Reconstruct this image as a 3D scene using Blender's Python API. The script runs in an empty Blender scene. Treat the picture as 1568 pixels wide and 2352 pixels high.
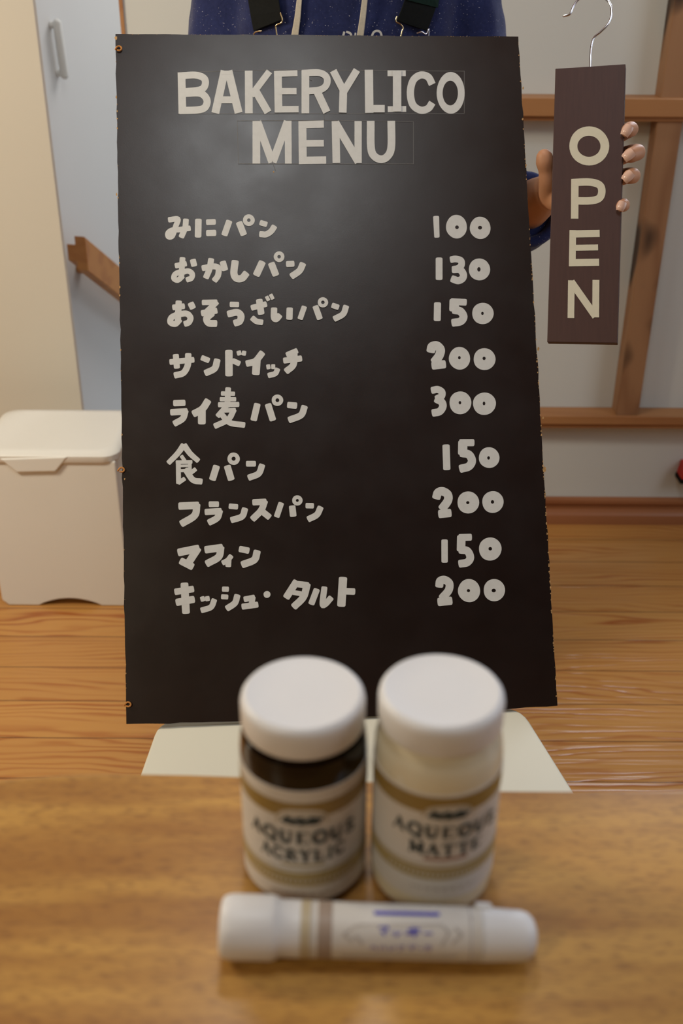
import bpy, bmesh, math, random
import numpy as np
from mathutils import Vector, Matrix
random.seed(7)
PI = math.pi
scene = bpy.context.scene
COL = scene.collection

# ------------------------------------------------------------------ camera
W, H, F = 1568, 2352, 2400.0
CAM = np.array([0.0, 0.0, 1.15])
_d = np.array([755 - 784, 5650 - 1176, F]); _d /= np.linalg.norm(_d)
_up = -_d
_y = np.array([0, 0, 1.0]) - _up[2] * _up; _y /= np.linalg.norm(_y)
_x = np.cross(_y, _up)
ROT = np.array([_x, _y, _up])            # world = ROT @ camera(right, down, forward)
cd = bpy.data.cameras.new('camera'); cam = bpy.data.objects.new('camera', cd); COL.objects.link(cam)
cd.sensor_fit = 'VERTICAL'; cd.sensor_height = 36.0; cd.lens = F / H * 36.0
cd.clip_start = 0.01
M4 = Matrix.Identity(4)
for r in range(3):
    M4[r][0] = ROT[r, 0]; M4[r][1] = -ROT[r, 1]; M4[r][2] = -ROT[r, 2]; M4[r][3] = CAM[r]
cam.matrix_world = M4
cd.dof.use_dof = True; cd.dof.focus_distance = 1.17; cd.dof.aperture_fstop = 5.6
scene.camera = cam

# ------------------------------------------------------------------ light, exposure
scene.view_settings.view_transform = 'Standard'; scene.view_settings.look = 'None'
scene.view_settings.gamma = 1.0; scene.view_settings.use_curve_mapping = False
scene.view_settings.exposure = -0.02
scene.cycles.use_denoising = True
scene.cycles.max_bounces = 6
w = bpy.data.worlds.new('world'); scene.world = w; w.use_nodes = True
w.node_tree.nodes['Background'].inputs[0].default_value = (0.86, 0.93, 1.0, 1)
w.node_tree.nodes['Background'].inputs[1].default_value = 0.5

def area(name, loc, aim, sx, sy, power, color, shape='RECTANGLE'):
    l = bpy.data.lights.new(name, 'AREA'); l.shape = shape; l.size = sx; l.size_y = sy
    l.energy = power; l.color = color
    o = bpy.data.objects.new(name, l); COL.objects.link(o); o.location = loc
    o.rotation_euler = (Vector(aim) - Vector(loc)).to_track_quat('-Z', 'Y').to_euler()
    return o
area('ceiling_lamp_light', (0.0, 0.42, 2.38), (0.0, 0.42, 0), 0.45, 0.45, 6.8, (0.86, 0.95, 1.0), 'DISK')
area('rear_ceiling_lamp_light', (-0.05, 1.50, 2.40), (-0.05, 1.50, 0), 0.25, 0.25, 4.5, (1.0, 0.985, 0.95), 'DISK')
area('window_daylight', (1.86, 0.75, 1.45), (0.2, 1.0, 0.8), 1.1, 1.2, 9, (0.82, 0.90, 1.0))
area('rear_window_daylight', (0.83, 2.14, 1.52), (0.5, 0.5, 0.7), 0.33, 0.78, 7, (0.78, 0.87, 1.0))
area('left_lamp_light', (-1.15, 0.95, 1.55), (-0.5, 1.6, 0.1), 0.35, 0.35, 15, (1.0, 0.87, 0.66), 'DISK')
area('warm_fill_light', (-0.95, -0.55, 1.65), (-0.1, 0.4, 0.75), 0.3, 0.3, 5.5, (1.0, 0.86, 0.62), 'DISK')  # added warm fill to brighten the table and the jars' left sides
area('stairwell_daylight', (0.25, 3.0, 2.0), (-0.65, 2.75, 0.7), 0.7, 0.7, 13, (1.0, 0.985, 0.95))

# ------------------------------------------------------------------ geometry helpers
def ray(x, y):
    return ROT @ np.array([(x - 784) / F, (y - 1176) / F, 1.0])
def onz(x, y, z):
    r = ray(x, y); return CAM + r * ((z - CAM[2]) / r[2])
def ony(x, y, Y):
    r = ray(x, y); return CAM + r * (Y / r[1])
def onp(x, y, P, n):
    r = ray(x, y); return CAM + r * (np.dot(n, P - CAM) / np.dot(n, r))
def proj(P):
    c = ROT.T @ (np.array(P) - CAM); return 784 + F * c[0] / c[2], 1176 + F * c[1] / c[2], c[2]
def unit(v):
    v = np.array(v, float); return v / np.linalg.norm(v)

class MB:
    """collects shapes into one mesh"""
    def __init__(s): s.v = []; s.f = []
    def add(s, vs, fs):
        o = len(s.v); s.v += [tuple(map(float, p)) for p in vs]; s.f += [tuple(i + o for i in f) for f in fs]
    def box(s, a, b, M=None):
        x0, y0, z0 = a; x1, y1, z1 = b
        vs = [(x0,y0,z0),(x1,y0,z0),(x1,y1,z0),(x0,y1,z0),(x0,y0,z1),(x1,y0,z1),(x1,y1,z1),(x0,y1,z1)]
        if M is not None: vs = [tuple(M @ Vector(p)) for p in vs]
        s.add(vs, [(3,2,1,0),(4,5,6,7),(0,1,5,4),(1,2,6,5),(2,3,7,6),(3,0,4,7)])
    def prism(s, pts, off):
        """closed polygon pts (3D) extruded by vector off"""
        n = len(pts); pts = [np.array(p, float) for p in pts]; off = np.array(off, float)
        s.add(list(pts) + [p + off for p in pts],
              [tuple(range(n)), tuple(range(2*n-1, n-1, -1))] + [(i, i+n, (i+1) % n + n, (i+1) % n) for i in range(n)])
    def lathe(s, prof, c=(0,0,0), seg=64, rx=1.0, ry=1.0):
        vs = []; fs = []; n = len(prof)
        for (r, z) in prof:
            for k in range(seg):
                a = 2*PI*k/seg; vs.append((c[0]+r*rx*math.cos(a), c[1]+r*ry*math.sin(a), c[2]+z))
        for i in range(n-1):
            for k in range(seg):
                k2 = (k+1) % seg
                fs.append((i*seg+k, i*seg+k2, (i+1)*seg+k2, (i+1)*seg+k))
        fs.append(tuple(range(seg-1, -1, -1))); fs.append(tuple((n-1)*seg+k for k in range(seg)))
        s.add(vs, fs)
    def tube(s, pts, rad, seg=14, caps='round', flat=None):
        """tube along points; rad is a number or list; round ends"""
        P = [np.array(p, float) for p in pts]; n = len(P)
        R = [rad]*n if not hasattr(rad, '__len__') else list(rad)
        T = [unit(P[min(i+1, n-1)] - P[max(i-1, 0)]) for i in range(n)]
        if caps == 'round':
            pre = []; post = []
            for a in (80, 60, 40, 20):
                pre.append((P[0] - T[0]*R[0]*math.sin(math.radians(a)), R[0]*math.cos(math.radians(a))))
                post.insert(0, (P[-1] + T[-1]*R[-1]*math.sin(math.radians(a)), R[-1]*math.cos(math.radians(a))))
            P = [p for p, _ in pre] + P + [p for p, _ in post]
            T = [T[0]]*4 + T + [T[-1]]*4
            R = [r for _, r in pre] + R + [r for _, r in post]
            n += 8
        ref = np.array([0, 0, 1.0]) if abs(T[0][2]) < 0.9 else np.array([1.0, 0, 0])
        u = unit(np.cross(T[0], ref)); vs = []; fs = []
        for i in range(n):
            u = unit(u - np.dot(u, T[i])*T[i]); v = np.cross(T[i], u)
            for k in range(seg):
                a = 2*PI*k/seg
                vs.append(P[i] + R[i]*(math.cos(a)*u + math.sin(a)*v))
        for i in range(n-1):
            for k in range(seg):
                k2 = (k+1) % seg; fs.append((i*seg+k, i*seg+k2, (i+1)*seg+k2, (i+1)*seg+k))
        fs.append(tuple(range(seg-1, -1, -1))); fs.append(tuple((n-1)*seg+k for k in range(seg)))
        s.add(vs, fs)
    def ball(s, c, r, seg=20):
        r = (r, r, r) if not hasattr(r, '__len__') else r
        prof = [(math.sin(PI*i/12), -math.cos(PI*i/12)) for i in range(13)]
        prof[0] = (0.02, -1); prof[-1] = (0.02, 1)
        vs = []; fs = []
        for (q, z) in prof:
            for k in range(seg):
                a = 2*PI*k/seg; vs.append((c[0]+r[0]*q*math.cos(a), c[1]+r[1]*q*math.sin(a), c[2]+r[2]*z))
        for i in range(12):
            for k in range(seg):
                k2 = (k+1) % seg; fs.append((i*seg+k, i*seg+k2, (i+1)*seg+k2, (i+1)*seg+k))
        fs.append(tuple(range(seg-1, -1, -1))); fs.append(tuple(12*seg+k for k in range(seg)))
        s.add(vs, fs)
    def build(s, name, mat, parent=None, smooth=False, bevel=0, recalc=True, sharp=40):
        me = bpy.data.meshes.new(name); me.from_pydata(s.v, [], s.f); me.update()
        if recalc:
            bm = bmesh.new(); bm.from_mesh(me); bmesh.ops.recalc_face_normals(bm, faces=bm.faces); bm.to_mesh(me); bm.free()
        if mat: me.materials.append(mat)
        o = bpy.data.objects.new(name, me); COL.objects.link(o)
        if parent is not None:
            o.parent = parent
            o.matrix_parent_inverse = parent_matrix(parent).inverted()
        if smooth:
            for p in me.polygons: p.use_smooth = True
            me.set_sharp_from_angle(angle=math.radians(sharp))
        if bevel:
            b = o.modifiers.new('bevel', 'BEVEL'); b.width = bevel; b.segments = 3; b.limit_method = 'ANGLE'; b.angle_limit = math.radians(40)
        return o
def parent_matrix(o):
    m = o.matrix_basis.copy()
    while o.parent is not None:
        m = o.parent.matrix_basis @ o.matrix_parent_inverse @ m; o = o.parent
    return m
def tag(o, label=None, cat=None, group=None, kind=None):
    if label: o['label'] = label
    if cat: o['category'] = cat
    if group: o['group'] = group
    if kind: o['kind'] = kind
    return o
def empty(name, loc, label, cat, group=None):
    o = bpy.data.objects.new(name, None); COL.objects.link(o); o.location = [float(q) for q in loc]
    o.empty_display_size = 0.05
    return tag(o, label, cat, group)
def struct(o): o['kind'] = 'structure'; return o
def bake(o):
    """turn modifiers into mesh"""
    dg = bpy.context.evaluated_depsgraph_get()
    me = bpy.data.meshes.new_from_object(o.evaluated_get(dg)); old = o.data
    o.modifiers.clear(); o.data = me
    for p in me.polygons: p.use_smooth = True
    return o
def fuse(o, voxel, smooth=6, disp=None):
    m = o.modifiers.new('remesh', 'REMESH'); m.mode = 'VOXEL'; m.voxel_size = voxel
    s = o.modifiers.new('smooth', 'SMOOTH'); s.factor = 0.5; s.iterations = smooth
    if disp:
        t = bpy.data.textures.new('folds', 'CLOUDS'); t.noise_scale = disp[1]; t.noise_depth = 1
        d = o.modifiers.new('folds', 'DISPLACE'); d.texture = t; d.strength = disp[0]; d.mid_level = 0.5; d.texture_coords = 'LOCAL'
        s2 = o.modifiers.new('smooth', 'SMOOTH'); s2.factor = 0.5; s2.iterations = 3
    bpy.context.view_layer.update()
    return bake(o)
def spline(pts, k=6):
    """Catmull-Rom through points"""
    P = [np.array(p, float) for p in pts]
    if len(P) < 3: return P
    out = []; Q = [2*P[0]-P[1]] + P + [2*P[-1]-P[-2]]
    for i in range(1, len(Q)-2):
        for j in range(k):
            t = j/k; a, b, c, e = Q[i-1], Q[i], Q[i+1], Q[i+2]
            out.append(0.5*((2*b)+(c-a)*t+(2*a-5*b+4*c-e)*t*t+(3*b-a-3*c+e)*t**3))
    out.append(P[-1]); return out

# ------------------------------------------------------------------ materials
class NT:
    def __init__(s, name):
        s.m = bpy.data.materials.new(name); s.m.use_nodes = True; s.t = s.m.node_tree
        s.b = s.t.nodes['Principled BSDF']
    def n(s, typ, **kw):
        x = s.t.nodes.new(typ)
        for k, v in kw.items():
            if k.startswith('i_'):
                key = k[2:]; key = int(key) if key.isdigit() else key.replace('_', ' ')
                s.set(x.inputs[key], v)
            else: setattr(x, k, v)
        return x
    def set(s, inp, v):
        if isinstance(v, bpy.types.NodeSocket): s.t.links.new(v, inp)
        elif hasattr(v, '__len__') and len(v) == 3 and inp.type == 'RGBA': inp.default_value = (*v, 1)
        else: inp.default_value = v
    def math(s, op, a, b=None):
        x = s.t.nodes.new('ShaderNodeMath'); x.operation = op; s.set(x.inputs[0], a)
        if b is not None: s.set(x.inputs[1], b)
        return x.outputs[0]
    def mix(s, fac, a, b):
        x = s.t.nodes.new('ShaderNodeMix'); x.data_type = 'RGBA'; s.set(x.inputs[0], fac); s.set(x.inputs[6], a); s.set(x.inputs[7], b)
        return x.outputs[2]
    def ramp(s, fac, stops):
        x = s.t.nodes.new('ShaderNodeValToRGB'); s.set(x.inputs[0], fac); e = x.color_ramp.elements
        while len(e) < len(stops): e.new(0.5)
        for el, (p, c) in zip(e, stops): el.position = p; el.color = (*c, 1) if hasattr(c, '__len__') else (c, c, c, 1)
        return x.outputs[0]
    def noise(s, vec, scale, detail=3, rough=0.5):
        return s.n('ShaderNodeTexNoise', i_Vector=vec, i_Scale=scale, i_Detail=detail, i_Roughness=rough).outputs[0]
    def pos(s): return s.n('ShaderNodeTexCoord').outputs['Object']
    def world(s): return s.n('ShaderNodeNewGeometry').outputs['Position']
    def scaled(s, vec, sc, off=(0, 0, 0)):
        return s.n('ShaderNodeMapping', i_Vector=vec, i_Scale=sc, i_Location=off).outputs[0]
    def bump(s, h, strength, dist=0.001):
        s.set(s.b.inputs['Normal'], s.n('ShaderNodeBump', i_Height=h, i_Strength=strength, i_Distance=dist).outputs[0])
    def out(s, color, rough=0.5, spec=0.5, metal=0, coat=0):
        s.set(s.b.inputs['Base Color'], color); s.set(s.b.inputs['Roughness'], rough)
        s.b.inputs['Specular IOR Level'].default_value = spec; s.b.inputs['Metallic'].default_value = metal
        if coat: s.b.inputs['Coat Weight'].default_value = coat; s.b.inputs['Coat Roughness'].default_value = 0.15
        return s.m
def plain(name, color, rough=0.5, spec=0.5, metal=0, var=0.04, scale=60, sss=0, bump=0):
    t = NT(name); v = t.noise(t.world(), scale, 3)
    dark = tuple(c*(1-var*2) for c in color)
    c = t.mix(v, dark, tuple(min(1, q*(1+var)) for q in color))
    m = t.out(c, rough, spec, metal)
    if sss:
        t.b.inputs['Subsurface Weight'].default_value = sss; t.b.inputs['Subsurface Scale'].default_value = 0.006
        t.b.inputs['Subsurface Radius'].default_value = (1, 0.4, 0.25)
    if bump: t.bump(v, bump)
    return m

def wood(name, light, dark, axis='X', ring=10.0, across=6.0, along=0.9, knots=False, rough=0.4, spec=0.5, coat=0, fine=0.25):
    """long grain contours along one axis"""
    t = NT(name); p = t.world()
    sc = {'X': (along, across, across), 'Z': (across, across, along)}[axis]
    q = t.scaled(p, sc)
    v = t.noise(q, 1.0, 2, 0.45)
    rings = t.math('SINE', t.math('MULTIPLY', v, ring*2*PI))
    rings = t.math('POWER', t.math('ADD', t.math('MULTIPLY', rings, 0.5), 0.5), 3.0)
    fs = {'X': (8, 260, 260), 'Z': (260, 260, 8)}[axis]
    fi = t.noise(t.scaled(p, fs), 1.0, 2)
    f = t.math('ADD', t.math('MULTIPLY', rings, 0.65), t.math('MULTIPLY', fi, fine))
    c = t.mix(f, light, dark)
    if knots:
        k = t.ramp(t.noise(t.scaled(p, (14, 14, 7)), 1.0, 1), [(0.55, 0.0), (0.67, 1.0)])
        c = t.mix(k, c, tuple(x*0.18 for x in dark))
    m = t.out(c, rough, spec, 0, coat)
    t.bump(f, 0.15, 0.0006)
    return m

def floor_mat():
    t = NT('pine_floor'); p = t.world()
    sx = t.n('ShaderNodeSeparateXYZ', i_Vector=p)
    k = t.math('DIVIDE', t.math('SUBTRACT', sx.outputs[1], 1.250), 0.0965)
    idn = t.math('FLOOR', k); fr = t.math('FRACT', k)
    rnd = t.n('ShaderNodeTexWhiteNoise', noise_dimensions='1D', i_W=idn).outputs[0]
    x2 = t.math('ADD', t.math('MULTIPLY', sx.outputs[0], 1.7), t.math('MULTIPLY', rnd, 37.0))
    y2 = t.math('MULTIPLY', sx.outputs[1], 10.0)
    cv = t.n('ShaderNodeCombineXYZ', i_X=x2, i_Y=y2, i_Z=t.math('MULTIPLY', rnd, 11.0)).outputs[0]
    v = t.noise(cv, 1.0, 3, 0.45)
    ph = t.math('ADD', t.math('MULTIPLY', v, 64.0), t.math('MULTIPLY', sx.outputs[1], 420.0))
    s = t.math('SINE', ph)
    rings = t.math('POWER', t.math('ADD', t.math('MULTIPLY', s, 0.5), 0.5), 3.0)
    fi = t.noise(t.scaled(p, (5, 420, 1)), 1.0, 2)
    fade = t.ramp(t.noise(t.scaled(p, (2.2, 22, 1)), 1.0, 2), [(0.35, 0.12), (0.62, 1.0)])
    g = t.math('MULTIPLY', rings, fade)
    c = t.mix(g, (0.56, 0.285, 0.080), (0.35, 0.100, 0.020))
    c = t.mix(t.math('MULTIPLY', fi, 0.35), c, (0.44, 0.17, 0.04))
    c = t.mix(t.math('MULTIPLY', rnd, 0.3), c, (0.40, 0.18, 0.05))
    gap = t.math('LESS_THAN', t.math('ABSOLUTE', t.math('SUBTRACT', fr, 0.5)), 0.490)
    c = t.mix(gap, (0.13, 0.05, 0.018), c)
    m = t.out(c, 0.24, 0.55)
    h = t.math('ADD', t.math('MULTIPLY', gap, 1.0), t.math('MULTIPLY', g, -0.30))
    h = t.math('ADD', h, t.math('MULTIPLY', t.noise(t.scaled(p, (3, 75, 1)), 1.0, 2), 1.3))
    t.bump(h, 0.8, 0.0022)
    return m

def table_mat():
    t = NT('table_wood'); p = t.world()
    v = t.noise(t.scaled(p, (3.2, 34, 5)), 1.0, 3, 0.55)
    b1 = t.ramp(v, [(0.40, 0.0), (0.60, 1.0)])
    band = t.noise(t.scaled(p, (9, 75, 5)), 1.0, 3, 0.6)
    pores = t.ramp(t.noise(t.scaled(p, (110, 520, 20)), 1.0, 3, 0.6), [(0.50, 0.0), (0.64, 1.0)])
    c = t.mix(b1, (0.50, 0.27, 0.062), (0.27, 0.110, 0.024))
    c = t.mix(t.math('MULTIPLY', band, 0.55), c, (0.55, 0.30, 0.085))
    c = t.mix(t.math('MULTIPLY', pores, 0.5), c, (0.18, 0.075, 0.028))
    m = t.out(c, 0.33, 0.5)
    t.bump(pores, -0.15, 0.0005)
    return m

def plaster(name, c):
    t = NT(name); p = t.world()
    v = t.noise(p, 2.2, 3); f = t.noise(p, 140, 4)
    col = t.mix(v, tuple(q*0.94 for q in c), c)
    m = t.out(col, 0.9, 0.2); t.bump(f, 0.15, 0.0008); return m

def board_mat():
    t = NT('black_brown_board_paint'); p = t.world()
    f = t.noise(p, 55, 4); g = t.noise(p, 900, 2)
    c = t.mix(f, (0.0050, 0.0021, 0.0017), (0.0085, 0.0037, 0.0029))
    r = t.ramp(t.noise(p, 16, 4), [(0.3, 0.31), (0.7, 0.37)])
    m = t.out(c, r, 0.6); t.b.inputs['Specular Tint'].default_value = (1, .93, .88, 1); t.bump(t.math('ADD', f, t.math('MULTIPLY', g, 0.4)), 0.06, 0.001); return m

def sign_mat():
    t = NT('brown_sign_paint'); p = t.world()
    f = t.noise(t.scaled(p, (420, 60, 10)), 1.0, 3)
    c = t.mix(f, (0.042, 0.015, 0.012), (0.062, 0.024, 0.019))
    m = t.out(c, 0.5, 0.35); t.bump(f, 0.08, 0.0005); return m

def hoodie_mat():
    t = NT('navy_heather_fleece'); p = t.world()
    a = t.noise(p, 240, 3, 0.7)
    c = t.mix(a, (0.012, 0.016, 0.060), (0.030, 0.040, 0.130))
    fl = t.ramp(t.noise(p, 620, 1), [(0.735, 0.0), (0.76, 1.0)])
    c = t.mix(fl, c, (0.55, 0.55, 0.62))
    m = t.out(c, 0.95, 0.1); t.b.inputs['Sheen Weight'].default_value = 0.15
    t.bump(a, 0.3, 0.0008); return m

MAT = dict(
    floor=floor_mat(), table=table_mat(), board=board_mat(), sign=sign_mat(), hoodie=hoodie_mat(),
    wall=plaster('grey_plaster', (0.65, 0.665, 0.635)), beige=plaster('beige_plaster', (0.68, 0.64, 0.555)),
    stair=plaster('pale_blue_white_plaster', (0.68, 0.68, 0.68)), ceil=plaster('white_plaster', (0.7, 0.7, 0.68)),
    post=wood('knotty_post_wood', (0.36, 0.19, 0.09), (0.25, 0.115, 0.05), 'Z', 5, 9, 1.4, True, 0.6),
    rail=wood('orange_rail_wood', (0.42, 0.20, 0.075), (0.34, 0.14, 0.048), 'X', 5, 9, 0.8, False, 0.5),
    skirt=wood('red_brown_skirting_wood', (0.34, 0.135, 0.055), (0.25, 0.085, 0.032), 'X', 4, 9, 0.8, False, 0.35),
    hrail=wood('orange_handrail_wood', (0.50, 0.215, 0.055), (0.38, 0.14, 0.032), 'X', 4, 12, 2, False, 0.5),
    chalk=plain('white_paint_lettering', (0.60, 0.60, 0.585), 0.6, 0.3, var=0.05, scale=160),
    cream=plain('cream_paint_lettering', (0.60, 0.57, 0.46), 0.55, 0.3, var=0.03, scale=160),
    pencil=plain('grey_pencil_line', (0.17, 0.165, 0.16), 0.7, 0.2),
    chip=plain('bare_wood_chip', (0.50, 0.30, 0.13), 0.8, 0.2, var=0.3, scale=400),
    twine=plain('orange_twine', (0.55, 0.24, 0.07), 0.9, 0.1, var=0.2, scale=900),
    seat=plain('ivory_plastic', (0.66, 0.64, 0.54), 0.45, 0.4, var=0.02, scale=8),
    binp=plain('white_bin_plastic', (0.82, 0.82, 0.79), 0.4, 0.4, var=0.01, scale=8),
    lidp=plain('white_cap_plastic', (0.74, 0.735, 0.75), 0.42, 0.4, var=0.01),
    label=plain('white_paper_label', (0.66, 0.63, 0.60), 0.5, 0.3, var=0.02),
    gold=plain('gold_label_ink', (0.30, 0.20, 0.055), 0.45, 0.4, var=0.08, scale=300),
    goldp=plain('pale_gold_label_ink', (0.42, 0.32, 0.14), 0.45, 0.4, var=0.08, scale=300),
    ink=plain('dark_green_label_ink', (0.02, 0.035, 0.035), 0.5, 0.3),
    redink=plain('rust_label_ink', (0.32, 0.13, 0.07), 0.5, 0.3),
    blue=plain('blue_ink', (0.07, 0.07, 0.50), 0.5, 0.3), violet=plain('violet_ink', (0.22, 0.17, 0.45), 0.5, 0.3),
    taupe=plain('taupe_ink', (0.36, 0.28, 0.23), 0.45, 0.3), tan=plain('tan_ink', (0.50, 0.42, 0.29), 0.45, 0.3),
    lilac=plain('grey_lilac_ink', (0.42, 0.38, 0.37), 0.5, 0.3),
    jdark=plain('dark_brown_paint_in_jar', (0.006, 0.003, 0.003), 0.12, 0.35), jmilk=plain('milky_varnish_in_jar', (0.74, 0.69, 0.54), 0.12, 0.5, var=0.01),
    skin=plain('skin', (0.50, 0.25, 0.14), 0.5, 0.35, var=0.08, scale=45, sss=0.12),
    nail=plain('fingernail', (0.70, 0.46, 0.37), 0.2, 0.5, var=0.02),
    black=plain('black_webbing', (0.006, 0.007, 0.007), 0.85, 0.2, var=0.2, scale=300, bump=0.3),
    green=plain('dark_green_webbing', (0.006, 0.022, 0.016), 0.85, 0.2, var=0.2, scale=300, bump=0.3),
    cord=plain('cream_cotton_cord', (0.58, 0.53, 0.44), 0.9, 0.1, var=0.1, scale=400),
    denim=plain('dark_overalls_cloth', (0.012, 0.014, 0.02), 0.9, 0.1, var=0.15, scale=200),
    chrome=plain('chrome_wire', (0.75, 0.75, 0.80), 0.12, 0.5, 1, var=0.0), brass=plain('brass_wire', (0.70, 0.55, 0.32), 0.2, 0.5, 1, var=0.0),
    hair=plain('black_hair', (0.012, 0.009, 0.008), 0.5, 0.4, var=0.2, scale=200), eye=plain('eye_white', (0.7, 0.7, 0.68), 0.1, 0.5),
    iris=plain('dark_iris', (0.02, 0.012, 0.008), 0.1, 0.5), lip=plain('lips', (0.5, 0.2, 0.16), 0.4, 0.4),
    dwall=plain('dark_unseen_wall', (0.06, 0.04, 0.03), 0.6, 0.3, var=0.2, scale=6),  # for the unseen front wall, coloured dark to keep the board's reflection dark
    red=plain('red_plastic', (0.55, 0.02, 0.01), 0.4, 0.4), shoe=plain('grey_shoe', (0.2, 0.2, 0.2), 0.8, 0.2),
)

# ------------------------------------------------------------------ the room
WY = 2.11                      # plane of the rear wall
m = MB(); m.box((-2.0, -1.7, -0.03), (1.95, WY, 0.0)); struct(m.build('floor', MAT['floor']))
XL = ony(281, 38, WY)[0]; XB = ony(75, 0, 2.05)[0]
m = MB()
m.box((XL, WY, 0.0), (0.66, WY+0.10, 2.45)); m.box((1.0, WY, 0.0), (1.95, WY+0.10, 2.45)); m.box((0.66, WY, 0.0), (1.0, WY+0.10, 1.12)); m.box((0.66, WY, 1.92), (1.0, WY+0.10, 2.45))
struct(m.build('wall_back', MAT['wall']))
m = MB()
for a, b in (((.66, WY+.06, 1.12), (.68, WY+.09, 1.92)), ((.98, WY+.06, 1.12), (1.0, WY+.09, 1.92)), ((.68, WY+.06, 1.12), (.98, WY+.09, 1.14)), ((.68, WY+.06, 1.90), (.98, WY+.09, 1.92))): m.box(a, b)
struct(m.build('window_2', MAT['rail']))
m = MB(); m.box((-2.0, 2.05, -0.0), (XB, 2.068, 2.45)); struct(m.build('wall_partition', MAT['beige']))
m = MB(); m.box((-2.06, -1.7, 0), (-2.0, 2.05, 2.45)); struct(m.build('wall_left', MAT['beige']))
m = MB(); m.box((-2.06, -1.76, 0), (2.01, -1.7, 2.45)); struct(m.build('wall_front', MAT['dwall']))
m = MB(); m.box((-2.06, -1.76, 2.45), (2.01, 4.4, 2.5)); struct(m.build('ceiling', MAT['rail']))
m = MB()
m.box((1.95, -1.7, 0), (2.01, WY, 0.85)); m.box((1.95, -1.7, 2.05), (2.01, WY, 2.45))
m.box((1.95, -1.7, 0.85), (2.01, 0.2, 2.05)); m.box((1.95, 1.3, 0.85), (2.01, WY, 2.05)); struct(m.build('wall_right', MAT['ceil']))
m = MB()
for a, b in (((1.95, .2, .85), (2.0, .24, 2.05)), ((1.95, 1.26, .85), (2.0, 1.3, 2.05)), ((1.95, .24, .85), (2.0, 1.26, .89)), ((1.95, .24, 2.01), (2.0, 1.26, 2.05)), ((1.96, .73, .89), (1.99, .77, 2.01))): m.box(a, b)
struct(m.build('window_1', MAT['rail']))
# narrow orange strip at the wall's free end
m = MB(); m.box((XL-0.0035, WY-0.006, 0), (XL+0.003, WY+0.1, 2.45)); struct(m.build('trim_1', MAT['rail']))
# stairwell beyond the opening
RP0 = ony(186, 580, 2.30); z0 = proj(RP0)[2]
rr = ray(268.5, 647); RP1 = CAM + rr*(z0*1.077)
RD = RP1 - RP0; RH = unit([RD[0], RD[1], 0]); RN = np.array([RH[1], -RH[0], 0])      # along the wall, out of the wall
SW = RP0 - RN*0.058                                                             # a point of the stair wall
def stairpt(s, z): q = SW + RH*s; return (q[0], q[1], z)
m = MB(); m.prism([stairpt(-0.2, -1.6), stairpt(2.3, -1.6), stairpt(2.3, 2.45), stairpt(-0.2, 2.45)], -RN*0.06); struct(m.build('wall_stairs', MAT['stair']))
m = MB(); q = SW + RH*2.25
m.box((q[0]-0.05, q[1]-0.05, -1.6), (1.0, q[1], 2.45)); struct(m.build('wall_stairs_end', MAT['stair']))
m = MB(); m.box((-1.2, 2.11, -1.65), (1.0, q[1], -1.6)); struct(m.build('floor_stairs', MAT['floor']))
# handrail with stepped end
hr = empty('handrail', RP0, 'orange wooden handrail with notched cut end sloping down the stair wall left of the board', 'handrail')
def railpt(a, b, s): return RP0 + RD*s + RN*a + np.array([0, 0, b])
prof = [(-0.013, 0.036), (0.013, 0.036), (0.013, -0.040), (-0.013, -0.040), (-0.013, -0.020), (-0.034, -0.020), (-0.034, 0.017), (-0.013, 0.017)]
m = MB(); m.prism([railpt(a, b, 0) for a, b in prof], RD*3.2); m.build('rail', MAT['hrail'], hr, bevel=0.002)
for s in (0.55, 2.4):
    m = MB(); c = railpt(-0.045, 0, s); m.tube([c - RN*0.012, c + RN*0.012], 0.014, caps='flat'); m.build('bracket', MAT['hrail'], hr)
# white bar on the stair wall
def onstair(x, y, off): return onp(x, y, SW + RN*off, RN)
gb = empty('wall_handle', onstair(140, 115, 0), 'slim white upright handle on the pale stair wall above the handrail', 'handle')
A = onstair(131, 54, 0.016); B = onstair(148, 172, 0.016)
m = MB(); m.tube([A, A*.5+B*.5, B], 0.009, seg=10); m.build('grip', MAT['ceil'], gb, smooth=True)
for q in (A*0.97+B*0.03, B*0.97+A*0.03):
    m = MB(); m.tube([q, q - RN*0.0155], 0.007, seg=10, caps='flat'); m.build('mount', MAT['ceil'], gb, smooth=True)

# woodwork on the rear wall
post = MB(); post.box((0.585, WY-0.045, 0.262), (0.632, WY, 2.45)); struct(post.build('trim_2', MAT['post'], bevel=0.002))
m = MB(); m.box((XL+0.05, WY-0.062, 0.8835), (1.95, WY, 0.9155)); m.box((XL+0.05, WY-0.050, 0.874), (1.95, WY, 0.8835)); struct(m.build('trim_3', MAT['rail'], bevel=0.0015))
m = MB(); m.box((XL+0.05, WY-0.052, 0.262), (1.95, WY, 0.281)); m.box((XL+0.05, WY-0.044, 0.250), (1.95, WY, 0.262)); struct(m.build('trim_4', MAT['rail'], bevel=0.0015))
prof = [(0, 0), (-.020, 0), (-.020, .021), (-.018, .025), (-.012, .030), (-.006, .034), (-.006, .043), (-.010, .046), (-.012, .052), (-.010, .058), (0, .062)]
m = MB(); m.prism([(XL+0.01, WY+a, b) for a, b in prof], (1.95-XL-0.01, 0, 0)); struct(m.build('baseboard_back', MAT['skirt'], smooth=True))

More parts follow.
